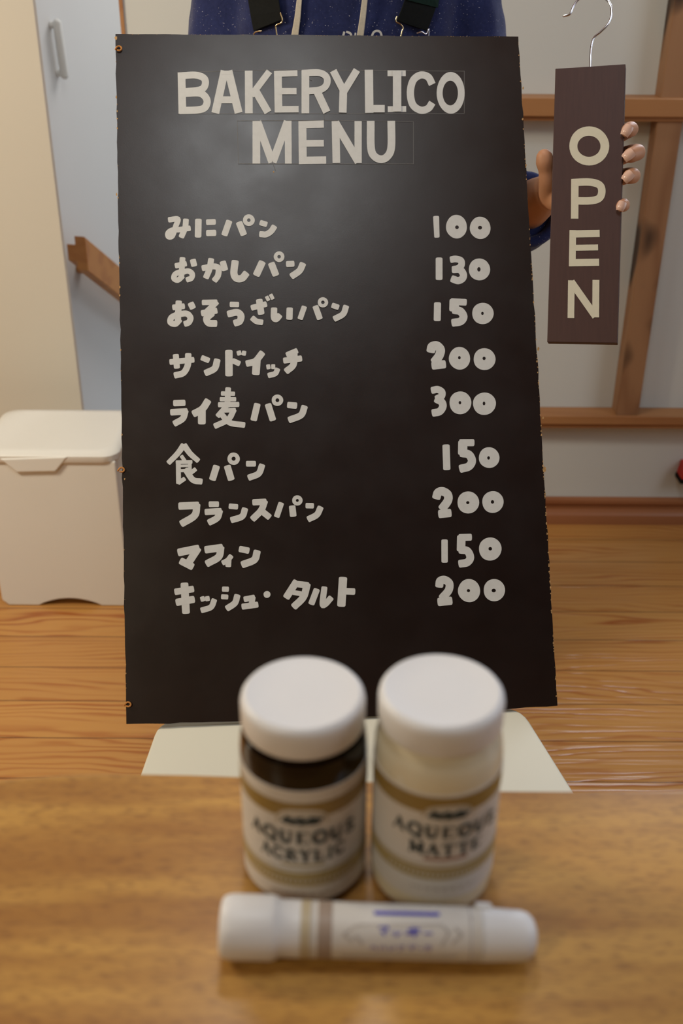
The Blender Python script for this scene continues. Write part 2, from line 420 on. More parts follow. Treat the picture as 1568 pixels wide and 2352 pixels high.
# red thing at the right edge, hung on the wall
q = ony(1564, 1088, 2.08)
rb = empty('red_case', (q[0]+0.03, WY, q[2]), 'small red case with a dark lower edge on the wall at the right picture edge', 'case')
m = MB(); m.prism([(q[0]-.001, 2.07, q[2]-.010), (q[0]+.06, 2.07, q[2]-.010), (q[0]+.06, 2.07, q[2]+.022), (q[0]+.004, 2.07, q[2]+.022)], (0, .04, 0)); m.build('shell', MAT['red'], rb, bevel=0.002)
m = MB(); m.box((q[0]-.003, 2.068, q[2]-.020), (q[0]+.06, 2.11, q[2]-.010)); m.build('dark_edge', MAT['black'], rb, bevel=0.001)

# ------------------------------------------------------------------ white bin
bx0, bx1, by0, by1 = -0.672, -0.418, 1.742, 1.945
def rrect(x0, x1, y0, y1, r, n=6):
    out = []
    for cx, cy, a0 in ((x1-r, y0+r, -90), (x1-r, y1-r, 0), (x0+r, y1-r, 90), (x0+r, y0+r, 180)):
        for i in range(n+1):
            a = math.radians(a0+90*i/n); out.append((cx+r*math.cos(a), cy+r*math.sin(a)))
    return out
def loft(mb, rings):
    n = len(rings[0]); vs = [p for r in rings for p in r]
    fs = [(i*n+k, i*n+(k+1) % n, (i+1)*n+(k+1) % n, (i+1)*n+k) for i in range(len(rings)-1) for k in range(n)]
    fs += [tuple(range(n-1, -1, -1)), tuple((len(rings)-1)*n+k for k in range(n))]
    mb.add(vs, fs)
bn = empty('storage_bin', ((bx0+bx1)/2, (by0+by1)/2, 0), 'white plastic bin with latched lid on the floor left of the board', 'bin')
tp = 0.012
m = MB()
# front panel follows an arched cut-out at the foot
arch = [(-0.60, 0.0)] + [(-0.60+0.125*i/12, 0.0165*math.sin(PI*i/12)**0.8) for i in range(1, 12)] + [(-0.475, 0.0)]
fr = [(bx0+.012, 0), *arch, (bx1-.012, 0), (bx1, .012), (bx1, .318), (bx0, .318), (bx0, .012)]
m.prism([(x, by0, z) for x, z in fr], (0, 0.006, 0))
body = m.build('front_panel', MAT['binp'], bn, bevel=0.003)
m = MB(); loft(m, [[(x, y, z) for x, y in rrect(bx0, bx1, by0+0.005, by1, 0.03)] for z in (0.02, 0.318)])
m.build('body', MAT['binp'], bn, smooth=True)
m = MB()
for sx, sy in ((bx0+.03, by0+.03), (bx1-.03, by0+.03), (bx0+.03, by1-.03), (bx1-.03, by1-.03)):
    m = MB(); m.lathe([(.012, 0), (.012, .021)], (sx, sy, 0), 16); m.build('foot', MAT['binp'], bn)
m = MB()
loft(m, [[(x, y, z) for x, y in rrect(bx0-g, bx1+g, by0-g, by1+g, 0.03)] for g, z in ((.004, .316), (.006, .319), (.006, .330), (.002, .3345), (-.012, .337), (-.016, .3365))])
lid = m.build('lid', MAT['binp'], bn, smooth=True)
m = MB(); zz = lambda y: ony(60, y, by0)[2]
pts = [ony(-2, 1054, by0-.008), ony(156, 1049, by0-.008), ony(128, 1084, by0-.008), ony(38, 1086, by0-.008)]
m.prism(pts, (0, .008, 0)); m.build('latch', MAT['binp'], bn, bevel=0.003)

# ------------------------------------------------------------------ table
TZ = 0.71
tb = empty('table', (0, 0.1, 0), 'brown wooden table with paint jars and a marker standing on it', 'table')
edge = [(-300, 1800), (-150, 1794), (0, 1786), (70, 1779), (138, 1774), (230, 1772), (324, 1772), (430, 1774), (550, 1778), (700, 1784), (860, 1790), (1000, 1800), (1100, 1808), (1151, 1811), (1300, 1812), (1568, 1810), (1800, 1806), (2300, 1806)]
E_ = [onz(x, y, TZ) for x, y in edge]
outl = [(-0.62, .40, TZ), (-0.60, .45, TZ), (-0.45, .468, TZ)] + [tuple(p) for p in E_] + [(0.5, .47, TZ), (0.64, .45, TZ), (0.66, .38, TZ), (0.66, -.30, TZ), (-0.62, -.30, TZ)]
m = MB(); m.prism(outl, (0, 0, -0.032)); m.build('table_top', MAT['table'], tb, bevel=0.004)
m = MB(); m.box((-.52, -.22, TZ-.09), (.56, -.19, TZ-.032)); m.box((-.52, .35, TZ-.09), (.56, .38, TZ-.032)); m.box((-.52, -.19, TZ-.09), (-.49, .35, TZ-.032)); m.box((.53, -.19, TZ-.09), (.56, .35, TZ-.032)); m.build('apron', MAT['table'], tb)
for sx in (-.54, .52):
    for sy in (-.24, .34):
        m = MB(); m.box((sx, sy, 0), (sx+.055, sy+.055, TZ-.032)); m.build('leg', MAT['table'], tb, bevel=0.004)

# ------------------------------------------------------------------ white stool
SZ = 0.4125
st = empty('stool', (0.01, 0.78, 0), 'white stool with a rounded flat seat holding up the menu board', 'stool')
c4 = [onz(367, 1651, SZ)[:2], onz(1194, 1622, SZ)[:2], onz(1312, 1810, SZ)[:2], onz(325, 1770, SZ)[:2]]
fl = c4[0] + (c4[3]-c4[0])*2.3; frr = c4[1] + (c4[2]-c4[1])*1.9
quad = [c4[0], c4[1], frr, fl]
def roundpoly(q, r, n=6):
    out = []
    for i in range(len(q)):
        p, a, b = np.array(q[i]), np.array(q[i-1]), np.array(q[(i+1) % len(q)])
        s, e = p + unit(a-p)*r, p + unit(b-p)*r
        for k in range(n+1):
            t = k/n; out.append((1-t)**2*s + 2*t*(1-t)*p + t*t*e)
    return out
q2 = roundpoly(quad, 0.026)
m = MB(); m.prism([(p[0], p[1], SZ) for p in q2], (0, 0, -0.022)); m.build('seat', MAT['seat'], st, bevel=0.003)
cen = sum(np.array(p) for p in quad)/4
for p in quad:
    t_ = np.array(p)*0.84 + cen*0.16; b_ = np.array(p)*0.90 + cen*0.10
    m = MB(); m.tube([(t_[0], t_[1], SZ-.021), (b_[0], b_[1], 0.0)], [.016, .012], 16, caps='flat'); m.build('leg', MAT['seat'], st, smooth=True)

# ------------------------------------------------------------------ painted strokes
class Paint:
    """strokes traced in the plane of a board, mapped through fn(x, y, lift)"""
    def __init__(s, fn, ox=0, oy=0, sc=1.0): s.fn = fn; s.mb = MB(); s.ox, s.oy, s.sc = ox, oy, sc; s.lift = 0.0002; s.k = 0
    def P(s, x, y, e=0.0): return s.fn(s.ox + x/s.sc, s.oy + y/s.sc, s.lift + 4e-5*(s.k % 24) + e)
    def poly(s, pts, hole=None):
        s.k += 1
        if hole is None:
            c = np.mean(np.array(pts), axis=0); s.mb.add([s.P(*c)] + [s.P(*p) for p in pts], [(0, i+1, (i+1) % len(pts)+1) for i in range(len(pts))])
        else:
            n = len(pts); s.mb.add([s.P(*p) for p in pts] + [s.P(*p) for p in hole], [(i, (i+1) % n, (i+1) % n+n, i+n) for i in range(n)])
    def ring(s, cx, cy, rx, ry=None, hx=None, hy=None, hr=None, hr2=None, wob=0.015, n=40):
        ry = ry or rx; hx = cx if hx is None else hx; hy = cy if hy is None else hy
        ph = random.random()*6
        o = [(cx+rx*math.cos(a)*(1+wob*math.sin(3*a+ph)), cy+ry*math.sin(a)*(1+wob*math.sin(2*a+ph))) for a in [2*PI*i/n for i in range(n)]]
        if hr is None: s.poly(o)
        else: s.poly(o, [(hx+hr*math.cos(a), hy+(hr2 or hr)*math.sin(a)) for a in [2*PI*i/n for i in range(n)]])
    def st(s, pts, wd, cap='round', curve=True, w2=None):
        s.k += 1
        pts = [np.array(p, float) for p in pts]
        P = spline(pts, 6) if (curve and len(pts) > 2) else pts
        n = len(P); w2 = w2 or wd; L = []; R = []
        for i in range(n):
            h = (wd + (w2-wd)*i/(n-1))/2
            d0 = P[i]-P[i-1] if i > 0 else P[1]-P[0]; d1 = P[i+1]-P[i] if i < n-1 else P[-1]-P[-2]
            d0 = d0/np.linalg.norm(d0); d1 = d1/np.linalg.norm(d1); d = d0+d1; d = d/max(np.linalg.norm(d), 1e-6)
            nn = np.array([-d[1], d[0]]); h = h/max(0.6, np.dot(nn, [-d0[1], d0[0]]))
            L.append(P[i]+nn*h); R.append(P[i]-nn*h)
        if cap == 'square':
            e = unit(P[0]-P[1])*0; L[0] = L[0]+e; R[0] = R[0]+e
        vs = L + R; fs = [(i, i+1, n+i+1, n+i) for i in range(n-1)]
        if cap == 'round':
            q = 0.42                       # flattened, marker-like ends
            for (c, l, r, dr) in ((P[0], L[0], R[0], unit(P[0]-P[1])), (P[-1], R[-1], L[-1], unit(P[-1]-P[-2]))):
                h = np.linalg.norm(l-r)/2; u = (l-r)/(2*h); b = len(vs); arc = []
                for k in range(1, 10):
                    a = PI*k/10; cx_ = abs(math.cos(a))**0.6*(1 if math.cos(a) > 0 else -1); sy_ = math.sin(a)**0.6
                    arc.append(c + u*h*cx_ + dr*h*q*1.3*sy_)
                vs += [l] + arc + [r]; fs.append(tuple(range(b, b+11)))
        lf = [3e-5*i/n for i in range(n)]*2 + ([0.0]*11 + [3e-5]*11 if cap == 'round' else [])
        s.mb.add([s.P(p[0], p[1], e) for p, e in zip(vs, lf)], fs)
    def build(s, name, mat, parent): return s.mb.build(name, mat, parent, recalc=False)

# ------------------------------------------------------------------ menu board
BN = unit([-0.0709, 0.8228, -0.5639]); BP = onz(290, 1663, 0.42)       # plane, normal points away from the camera
def onboard(x, y, lift=0): return onp(x, y, BP - BN*lift, BN)
bd = empty('menu_board', BP, 'large black menu board with white hand lettering and price list, leaning above the white stool', 'board')
cor = [(265, 78), (1190, 84), (1280, 1621), (290, 1663)]
bt = []
for i in range(4):
    a, b = np.array(cor[i], float), np.array(cor[(i+1) % 4], float); nn = 70 if i % 2 else 40
    dn = unit([-(b-a)[1], (b-a)[0]])
    for k in range(nn):
        j = 0 if k == 0 else random.gauss(0, 0.55)
        bow = 6.0*4*(k/nn)*(1-k/nn) if i == 2 else 0.0      # the lower edge sags a little
        bt.append(a + (b-a)*k/nn + dn*j + np.array([0, bow]))
m = MB(); m.prism([onboard(*p) for p in bt], BN*0.0065); m.build('panel', MAT['board'], bd)
# bare wood chips along the rim
m = MB()
def chip(x, y, r):
    n = 7; m.add([onboard(x+r*random.uniform(.5, 1.2)*math.cos(2*PI*i/n)*.6, y+r*random.uniform(.5, 1.3)*math.sin(2*PI*i/n), 0.00025) for i in range(n)], [tuple(range(n))])
for i in range(120):
    t = random.random()**0.8; chip(1190+90*t-random.uniform(0, 1.2), 84+1537*t, random.choice([1.2, 1.6, 2.2, 3.2]))
for i in range(26):
    t = random.random(); chip(265+25*t+random.uniform(0.2, 1.2), 78+1585*t, random.choice([1.2, 1.8, 3.0]))
for x, y, r in ((1250, 1079, 7), (1236, 801, 5), (1201, 202, 4), (266, 88, 6), (267, 222, 4), (268, 447, 4), (1247, 960, 3), (286, 1100, 3), (628, 395, 2.5)): chip(x, y, r)
for i in range(50): t = random.random(); chip(265+925*t, 78.6+6*t, 0.9)
m.build('chipped_rim', MAT['chip'], bd, recalc=False)['kind'] = 'stuff'
tag(bd.children[-1], 'bare wood showing through along the rim')
for cx, cy in ((273, 111), (279, 1079), (294, 1618)):
    m = MB(); pts = [onboard(cx-8+2*0, cy+2, .0015)] + [onboard(cx+6*math.cos(a), cy+5*math.sin(a), .0025) for a in [PI*1.1+i*0.62 for i in range(9)]]
    m.tube(spline(pts, 4), 0.0009, 8); tag(m.build('twine_loop', MAT['twine'], bd, smooth=True), 'orange loop at the left edge')

ob = lambda x, y, l: onboard(x, y, l)
# pencilled guide boxes
p = Paint(ob, 400, 0, 1.8667); p.lift = 0.0001
for a, b in (((13, 310), (440, 300)), ((440, 300), (1243, 305)), ((1243, 305), (1243, 485)), ((1243, 487), (15, 488)), ((270, 518), (640, 516)), ((640, 516), (1025, 522)), ((1025, 522), (1025, 702)), ((1025, 703), (275, 702)), ((275, 702), (270, 518)), ((640, 480), (645, 512)), ((420, 690), (434, 730)), ((560, 330), (590, 345))): p.st([a, b], 1.8)
p.build('pencil_guide', MAT['pencil'], bd)
# title
p = Paint(ob, 400, 0, 1.8667)
S = lambda pts, w, curve=False, w2=None: p.st(pts, w, 'flat', curve, w2)
S([(31, 311), (35, 487)], 33); S([(18, 326), (90, 322), (128, 336), (132, 365), (112, 385), (48, 393)], 30, True); S([(48, 400), (112, 400), (140, 428), (132, 460), (100, 471), (22, 474)], 31, True)
S([(216, 303), (176, 485)], 34); S([(232, 303), (276, 484)], 34); S([(190, 428), (262, 428)], 30); S([(203, 311), (247, 311)], 16)
S([(319, 303), (320, 486)], 33); S([(408, 306), (330, 410)], 28); S([(346, 385), (402, 482)], 33)
S([(444, 304), (447, 482)], 33); S([(430, 317), (528, 314)], 26); S([(446, 391), (524, 391)], 27); S([(432, 469), (533, 468)], 28)
S([(562, 301), (562, 486)], 33); S([(548, 314), (620, 312), (652, 330), (653, 362), (628, 384), (575, 390)], 29, True); S([(612, 392), (654, 481)], 33)
S([(681, 303), (727, 392)], 31); S([(783, 300), (727, 392)], 31); S([(725, 376), (722, 483)], 33)
S([(834, 299), (836, 484)], 36); S([(818, 466), (902, 466)], 32)
S([(955, 302), (955, 478)], 36); S([(914, 314), (992, 314)], 25); S([(915, 468), (994, 467)], 25)
S([(1106, 362), (1088, 330), (1055, 322), (1024, 345), (1012, 395), (1022, 448), (1055, 472), (1088, 465), (1106, 440)], 31, True)
p.ring(1185, 398, 60, 89, 1183, 399, 33, 53, wob=.008)
p.build('title_lettering', MAT['chalk'], bd)
p = Paint(ob, 400, 0, 1.8667)
S([(352, 518), (352, 702)], 33); S([(356, 520), (420, 696)], 33); S([(486, 520), (422, 696)], 33); S([(488, 518), (489, 703)], 29)
S([(549, 519), (551, 703)], 34); S([(534, 535), (641, 532)], 31); S([(550, 615), (641, 614)], 29); S([(534, 688), (651, 686)], 32)
S([(691, 519), (695, 699)], 33); S([(690, 525), (790, 695)], 34); S([(788, 519), (788, 699)], 31)
S([(842, 518), (843, 630), (856, 668), (886, 683), (914, 670), (930, 630), (930, 518)], 33, True)
p.build('title_lettering', MAT['chalk'], bd)

def line(name, off, sc, items):
    p = Paint(ob, off[0], off[1], sc)
    for it in items:
        if it[0] == 'o': p.ring(*it[1:])
        else: p.st(it[1], it[0], w2=it[2] if len(it) > 2 else None)
    return p.build(name, MAT['chalk'], bd)
def pa(a, b, wa, c, e, wb, cx, cy, r, h): return [(wa, [a, b]), (wb, [c, e]), ('o', cx, cy, r, r, cx, cy, h, h)]
Z5 = ((340, 460), 3.0154); Z6 = ((340, 980), 3.0154)
ITEMS = [
 (Z5, [(38, [(148, 135), (205, 131), (192, 178), (168, 245), (142, 252), (138, 228), (165, 208), (220, 203), (285, 194)]), (40, [(262, 138), (256, 190), (232, 250)]),
       (46, [(348, 140), (346, 246)]), (40, [(412, 152), (458, 150)]), (44, [(413, 227), (460, 226)])] + pa((560, 150), (530, 235), 44, (632, 160), (660, 232), 46, 697, 138, 41, 12) +
      [(38, [(782, 156), (815, 166)]), (42, [(780, 235), (818, 236), (852, 214), (872, 185)])]),
 (Z5, [(38, [(195, 453), (258, 440)]), (40, [(238, 405), (230, 530)]), (38, [(235, 492), (190, 510), (179, 540), (205, 553), (236, 528)]), (38, [(232, 502), (275, 490), (304, 508), (300, 538), (272, 550)]), (42, [(311, 418), (318, 448)]),
       (42, [(382, 470), (450, 458), (486, 470), (484, 520), (462, 553)]), (42, [(436, 412), (425, 475), (402, 532)]), (44, [(518, 432), (531, 477)]),
       (50, [(602, 428), (594, 505), (612, 540), (650, 540), (677, 510)])] + pa((788, 434), (752, 512), 50, (855, 443), (882, 512), 48, 907, 391, 37, 12) +
      [(42, [(966, 442), (1002, 440)]), (46, [(1070, 444), (1048, 488), (998, 524)])]),
 (Z5, [(40, [(178, 742), (244, 734)]), (44, [(212, 706), (206, 832)]), (42, [(205, 790), (162, 812), (155, 845), (188, 856), (216, 830)]), (42, [(210, 790), (265, 785), (293, 812), (282, 845), (258, 855)]), (44, [(297, 718), (308, 742)]),
       (38, [(382, 708), (470, 706)]), (40, [(472, 708), (398, 778)]), (44, [(378, 782), (468, 765)]), (48, [(440, 785), (405, 818), (420, 850), (466, 854)]),
       (38, [(575, 721), (620, 722)]), (48, [(560, 787), (615, 776), (643, 800), (634, 838), (604, 850)]),
       (40, [(722, 744), (812, 720)]), (46, [(770, 696), (782, 780)]), (40, [(724, 818), (750, 838), (786, 845)]), (26, [(822, 670), (832, 690)]), (26, [(850, 656), (862, 680)]),
       (44, [(872, 754), (872, 812), (888, 822), (908, 800)]), (44, [(980, 754), (978, 816)])] + pa((1080, 742), (1054, 816), 38, (1160, 740), (1187, 815), 42, 1210, 707, 36, 12) +
      [(38, [(1280, 729), (1312, 740)]), (42, [(1370, 738), (1350, 788), (1294, 820)])]),
 (Z5, [(40, [(158, 1120), (310, 1105)]), (42, [(192, 1076), (199, 1155)]), (44, [(278, 1070), (275, 1140), (245, 1195), (190, 1212)]),
       (38, [(376, 1092), (416, 1108)]), (46, [(478, 1110), (460, 1165), (402, 1195)]), (52, [(559, 1050), (560, 1206)]), (38, [(590, 1113), (628, 1130)]), (32, [(628, 1050), (632, 1066)]), (30, [(665, 1050), (662, 1068)]),
       (46, [(788, 1060), (742, 1115), (688, 1130)]), (54, [(752, 1115), (746, 1196)]), (28, [(831, 1144), (834, 1163)]), (28, [(866, 1143), (866, 1162)]), (38, [(895, 1172), (880, 1200), (838, 1213)]),
       (40, [(1026, 1044), (966, 1070)]), (42, [(946, 1110), (1055, 1096)]), (46, [(1012, 1070), (1005, 1140), (960, 1182)])]),
 (Z5, [(44, [(185, 1405), (247, 1403)]), (46, [(165, 1468), (262, 1463)]), (44, [(258, 1462), (240, 1512), (186, 1545)]), (50, [(412, 1392), (376, 1445), (320, 1477)]), (54, [(372, 1450), (372, 1538)]),
       (40, [(554, 1306), (548, 1425)]), (30, [(512, 1338), (594, 1340)]), (30, [(504, 1378), (602, 1378)]), (36, [(493, 1416), (622, 1414)]), (36, [(540, 1428), (484, 1492)]), (30, [(528, 1456), (600, 1453)]), (40, [(592, 1455), (555, 1518), (466, 1563)]), (40, [(505, 1478), (565, 1540), (662, 1556)])] +
      pa((755, 1418), (732, 1516), 46, (832, 1420), (862, 1516), 46, 895, 1385, 40, 13) + [(44, [(974, 1418), (1020, 1422)]), (46, [(1082, 1433), (1058, 1488), (982, 1520)])]),
 (Z6, [(42, [(243, 132), (205, 185), (144, 248)], 36), (42, [(252, 132), (290, 185), (344, 234)], 36), (26, [(232, 205), (252, 234)]), (34, [(209, 245), (211, 388)]), (26, [(198, 246), (300, 244)]), (24, [(289, 240), (290, 308)]), (18, [(222, 272), (288, 270)]), (22, [(222, 305), (292, 302)]), (30, [(212, 388), (250, 362)]), (42, [(262, 300), (310, 368), (366, 380)]), (30, [(326, 296), (298, 318)])] +
      pa((472, 280), (447, 360), 48, (550, 280), (574, 360), 48, 592, 222, 43, 14) + [(40, [(688, 257), (736, 257)]), (44, [(788, 270), (765, 325), (702, 352)])]),
 (Z6, [(52, [(223, 550), (340, 545)]), (50, [(337, 545), (322, 615), (236, 670)]), (40, [(430, 537), (480, 537)]), (44, [(403, 591), (498, 585)]), (46, [(495, 586), (478, 632), (426, 662)]), (38, [(568, 551), (613, 555)]), (44, [(670, 573), (650, 622), (582, 646)]),
       (44, [(733, 524), (808, 520)]), (46, [(806, 520), (782, 580), (727, 637)]), (44, [(775, 575), (836, 624)])] + pa((920, 535), (892, 618), 40, (998, 558), (1004, 612), 46, 1033, 511, 36, 10) + [(38, [(1100, 547), (1138, 548)]), (44, [(1192, 563), (1168, 610), (1114, 639)])]),
 (Z6, [(54, [(218, 870), (342, 845)]), (52, [(342, 848), (285, 935)]), (50, [(232, 932), (302, 968)]), (52, [(404, 852), (505, 838)]), (50, [(503, 840), (488, 902), (412, 947)]), (36, [(573, 898), (550, 926), (520, 942)]), (40, [(557, 925), (555, 962)]), (44, [(640, 848), (690, 858)]), (50, [(754, 868), (735, 922), (658, 954)])]),
 (Z6, [(54, [(252, 1094), (262, 1282)]), (46, [(194, 1143), (306, 1125)]), (50, [(204, 1216), (310, 1197)]), (32, [(375, 1184), (380, 1202)]), (32, [(409, 1182), (412, 1200)]), (40, [(457, 1203), (435, 1250), (374, 1271)]),
       (36, [(521, 1125), (550, 1126)]), (34, [(514, 1178), (546, 1180)]), (44, [(617, 1173), (600, 1222), (550, 1257)]), (40, [(672, 1195), (730, 1184)]), (40, [(724, 1185), (716, 1230)]), (42, [(658, 1246), (752, 1233)]), ('o', 823, 1162, 24),
       (50, [(1024, 1078), (960, 1178)]), (44, [(1030, 1090), (1102, 1098)]), (50, [(1100, 1096), (1075, 1180), (1013, 1244)]), (34, [(1005, 1148), (1062, 1158)]), (44, [(1166, 1133), (1132, 1222)]), (42, [(1220, 1118), (1208, 1226), (1228, 1228), (1264, 1188)]),
       (58, [(1349, 1056), (1338, 1232)]), (46, [(1365, 1140), (1422, 1142)])]),
]
for (off, sc), it in ITEMS: line('item_lettering', off, sc, it)
Z7 = ((940, 460), 4.7033); Z8 = ((940, 960), 4.9)
def five(dx, dy, w=80, h=100):          # relative to the top-left of the figure
    return [(76, [(30+dx, 38+dy), (165+dx, 42+dy)]), (100, [(53+dx, 40+dy), (49+dx, 120+dy)])]
PRICES = [
 (Z7, [(64, [(288, 186), (296, 388)], 58), ('o', 508, 285, 113, 127, 513, 292, 20, 20), ('o', 764, 298, 112, 120, 762, 296, 22, 20)]),
 (Z7, [(74, [(320, 638), (320, 842)]), (72, [(456, 640), (500, 634), (556, 652), (560, 702), (525, 735), (478, 745)]), (78, [(478, 748), (545, 750), (582, 800), (572, 845), (525, 868), (468, 850)]), ('o', 755, 747, 115, 120, 750, 746, 18, 24)]),
 (Z7, [(76, [(303, 1122), (300, 1285)]), (72, [(462, 1094), (600, 1102)]), (104, [(484, 1092), (482, 1175)]), (86, [(485, 1186), (550, 1200), (584, 1258), (552, 1308), (476, 1322)]), ('o', 792, 1223, 116, 117, 788, 1222, 14, 17)]),
 (Z7, [(96, [(232, 1622), (245, 1580), (295, 1572), (335, 1615), (320, 1680), (275, 1740)]), (90, [(262, 1784), (370, 1772)]), ('o', 541, 1707, 115, 122, 539, 1701, 14, 18), ('o', 810, 1716, 118, 120, 806, 1708, 17, 18)]),
 (Z7, [(76, [(252, 2052), (305, 2044), (350, 2072), (345, 2118), (300, 2142)]), (82, [(296, 2150), (348, 2180), (360, 2230), (325, 2282), (262, 2296)]), ('o', 549, 2188, 118, 125, 545, 2187, 14, 18), ('o', 809, 2198, 124, 122, 805, 2195, 14, 20)]),
 (Z8, [(82, [(412, 320), (420, 566)]), (80, [(580, 278), (710, 278)]), (104, [(600, 280), (598, 390)]), (92, [(592, 396), (668, 412), (703, 482), (668, 545), (584, 570)]), ('o', 896, 446, 116, 118, 890, 450, 15, 19)]),
 (Z8, [(96, [(304, 890), (322, 840), (372, 826), (430, 862), (432, 930), (372, 1015)]), (94, [(348, 1080), (448, 1070)]), ('o', 661, 951, 122, 126, 656, 953, 18, 17), ('o', 938, 946, 120, 124, 934, 945, 18, 20)]),
 (Z8, [(72, [(395, 1386), (396, 1610)]), (78, [(572, 1345), (682, 1342)]), (96, [(583, 1345), (580, 1478)]), (88, [(578, 1484), (652, 1498), (684, 1570), (650, 1625), (574, 1640)]), ('o', 908, 1475, 127, 132, 909, 1472, 20, 20)]),
 (Z8, [(90, [(336, 1885), (345, 1835), (395, 1822), (448, 1862), (440, 1940), (372, 2022)]), (94, [(340, 2070), (458, 2058)]), ('o', 671, 1943, 125, 130, 664, 1943, 18, 17), ('o', 954, 1938, 120, 127, 948, 1942, 24, 20)]),
]
for (off, sc), it in PRICES: line('price_lettering', off, sc, it)

# ------------------------------------------------------------------ hanging sign
N2 = unit([0.3107, 0.8296, -0.4638]); P2 = CAM + ray(1346, 470)*1.16
def onsign(x, y, lift=0): return onp(x, y, P2 - N2*lift, N2)
sg = empty('open_sign', onsign(1336, 787), 'narrow brown wooden sign with cream upright letters hanging from a wire hook', 'sign')
m = MB(); m.prism([onsign(*q) for q in ((1275, 157.5), (1340, 153.5), (1436, 147), (1417, 788), (1256, 785.5))], N2*0.0125); m.build('panel', MAT['sign'], sg, bevel=0.0006)
os_ = lambda x, y, l: onsign(x, y, l)
p = Paint(os_, 1160, 0, 3.843)
S = lambda pts, w, curve=False, cap='flat': p.st(pts, w, cap, curve)
p.ring(740, 1288, 176, 174, 738, 1291, 102, 93, wob=.008)
S([(614, 1585), (612, 1930)], 66); S([(584, 1612), (740, 1607), (830, 1632), (852, 1690), (828, 1750), (750, 1772), (620, 1773)], 66, True)
p.ox, p.oy, p.sc = 1160, 500, 3.267
S([(507, 93), (502, 363)], 50); S([(484, 122), (708, 118)], 54); S([(505, 226), (696, 223)], 44); S([(479, 338), (704, 334)], 54)
S([(496, 470), (492, 753)], 50); S([(494, 480), (678, 742)], 54); S([(680, 467), (678, 748)], 52)
p.build('lettering', MAT['cream'], sg)
hk = [onsign(x, y, -0.006) for x, y in ((1355, 175), (1356, 130), (1358, 105), (1364, 86), (1380, 72), (1396, 55), (1404, 32), (1400, 8), (1382, -8), (1355, -13), (1332, -4), (1318, 12), (1310, 30), (1303, 35), (1294, 37))]
m = MB(); m.tube(spline(hk, 5), 0.00125, 12); m.build('wire_hook', MAT['chrome'], sg, smooth=True)

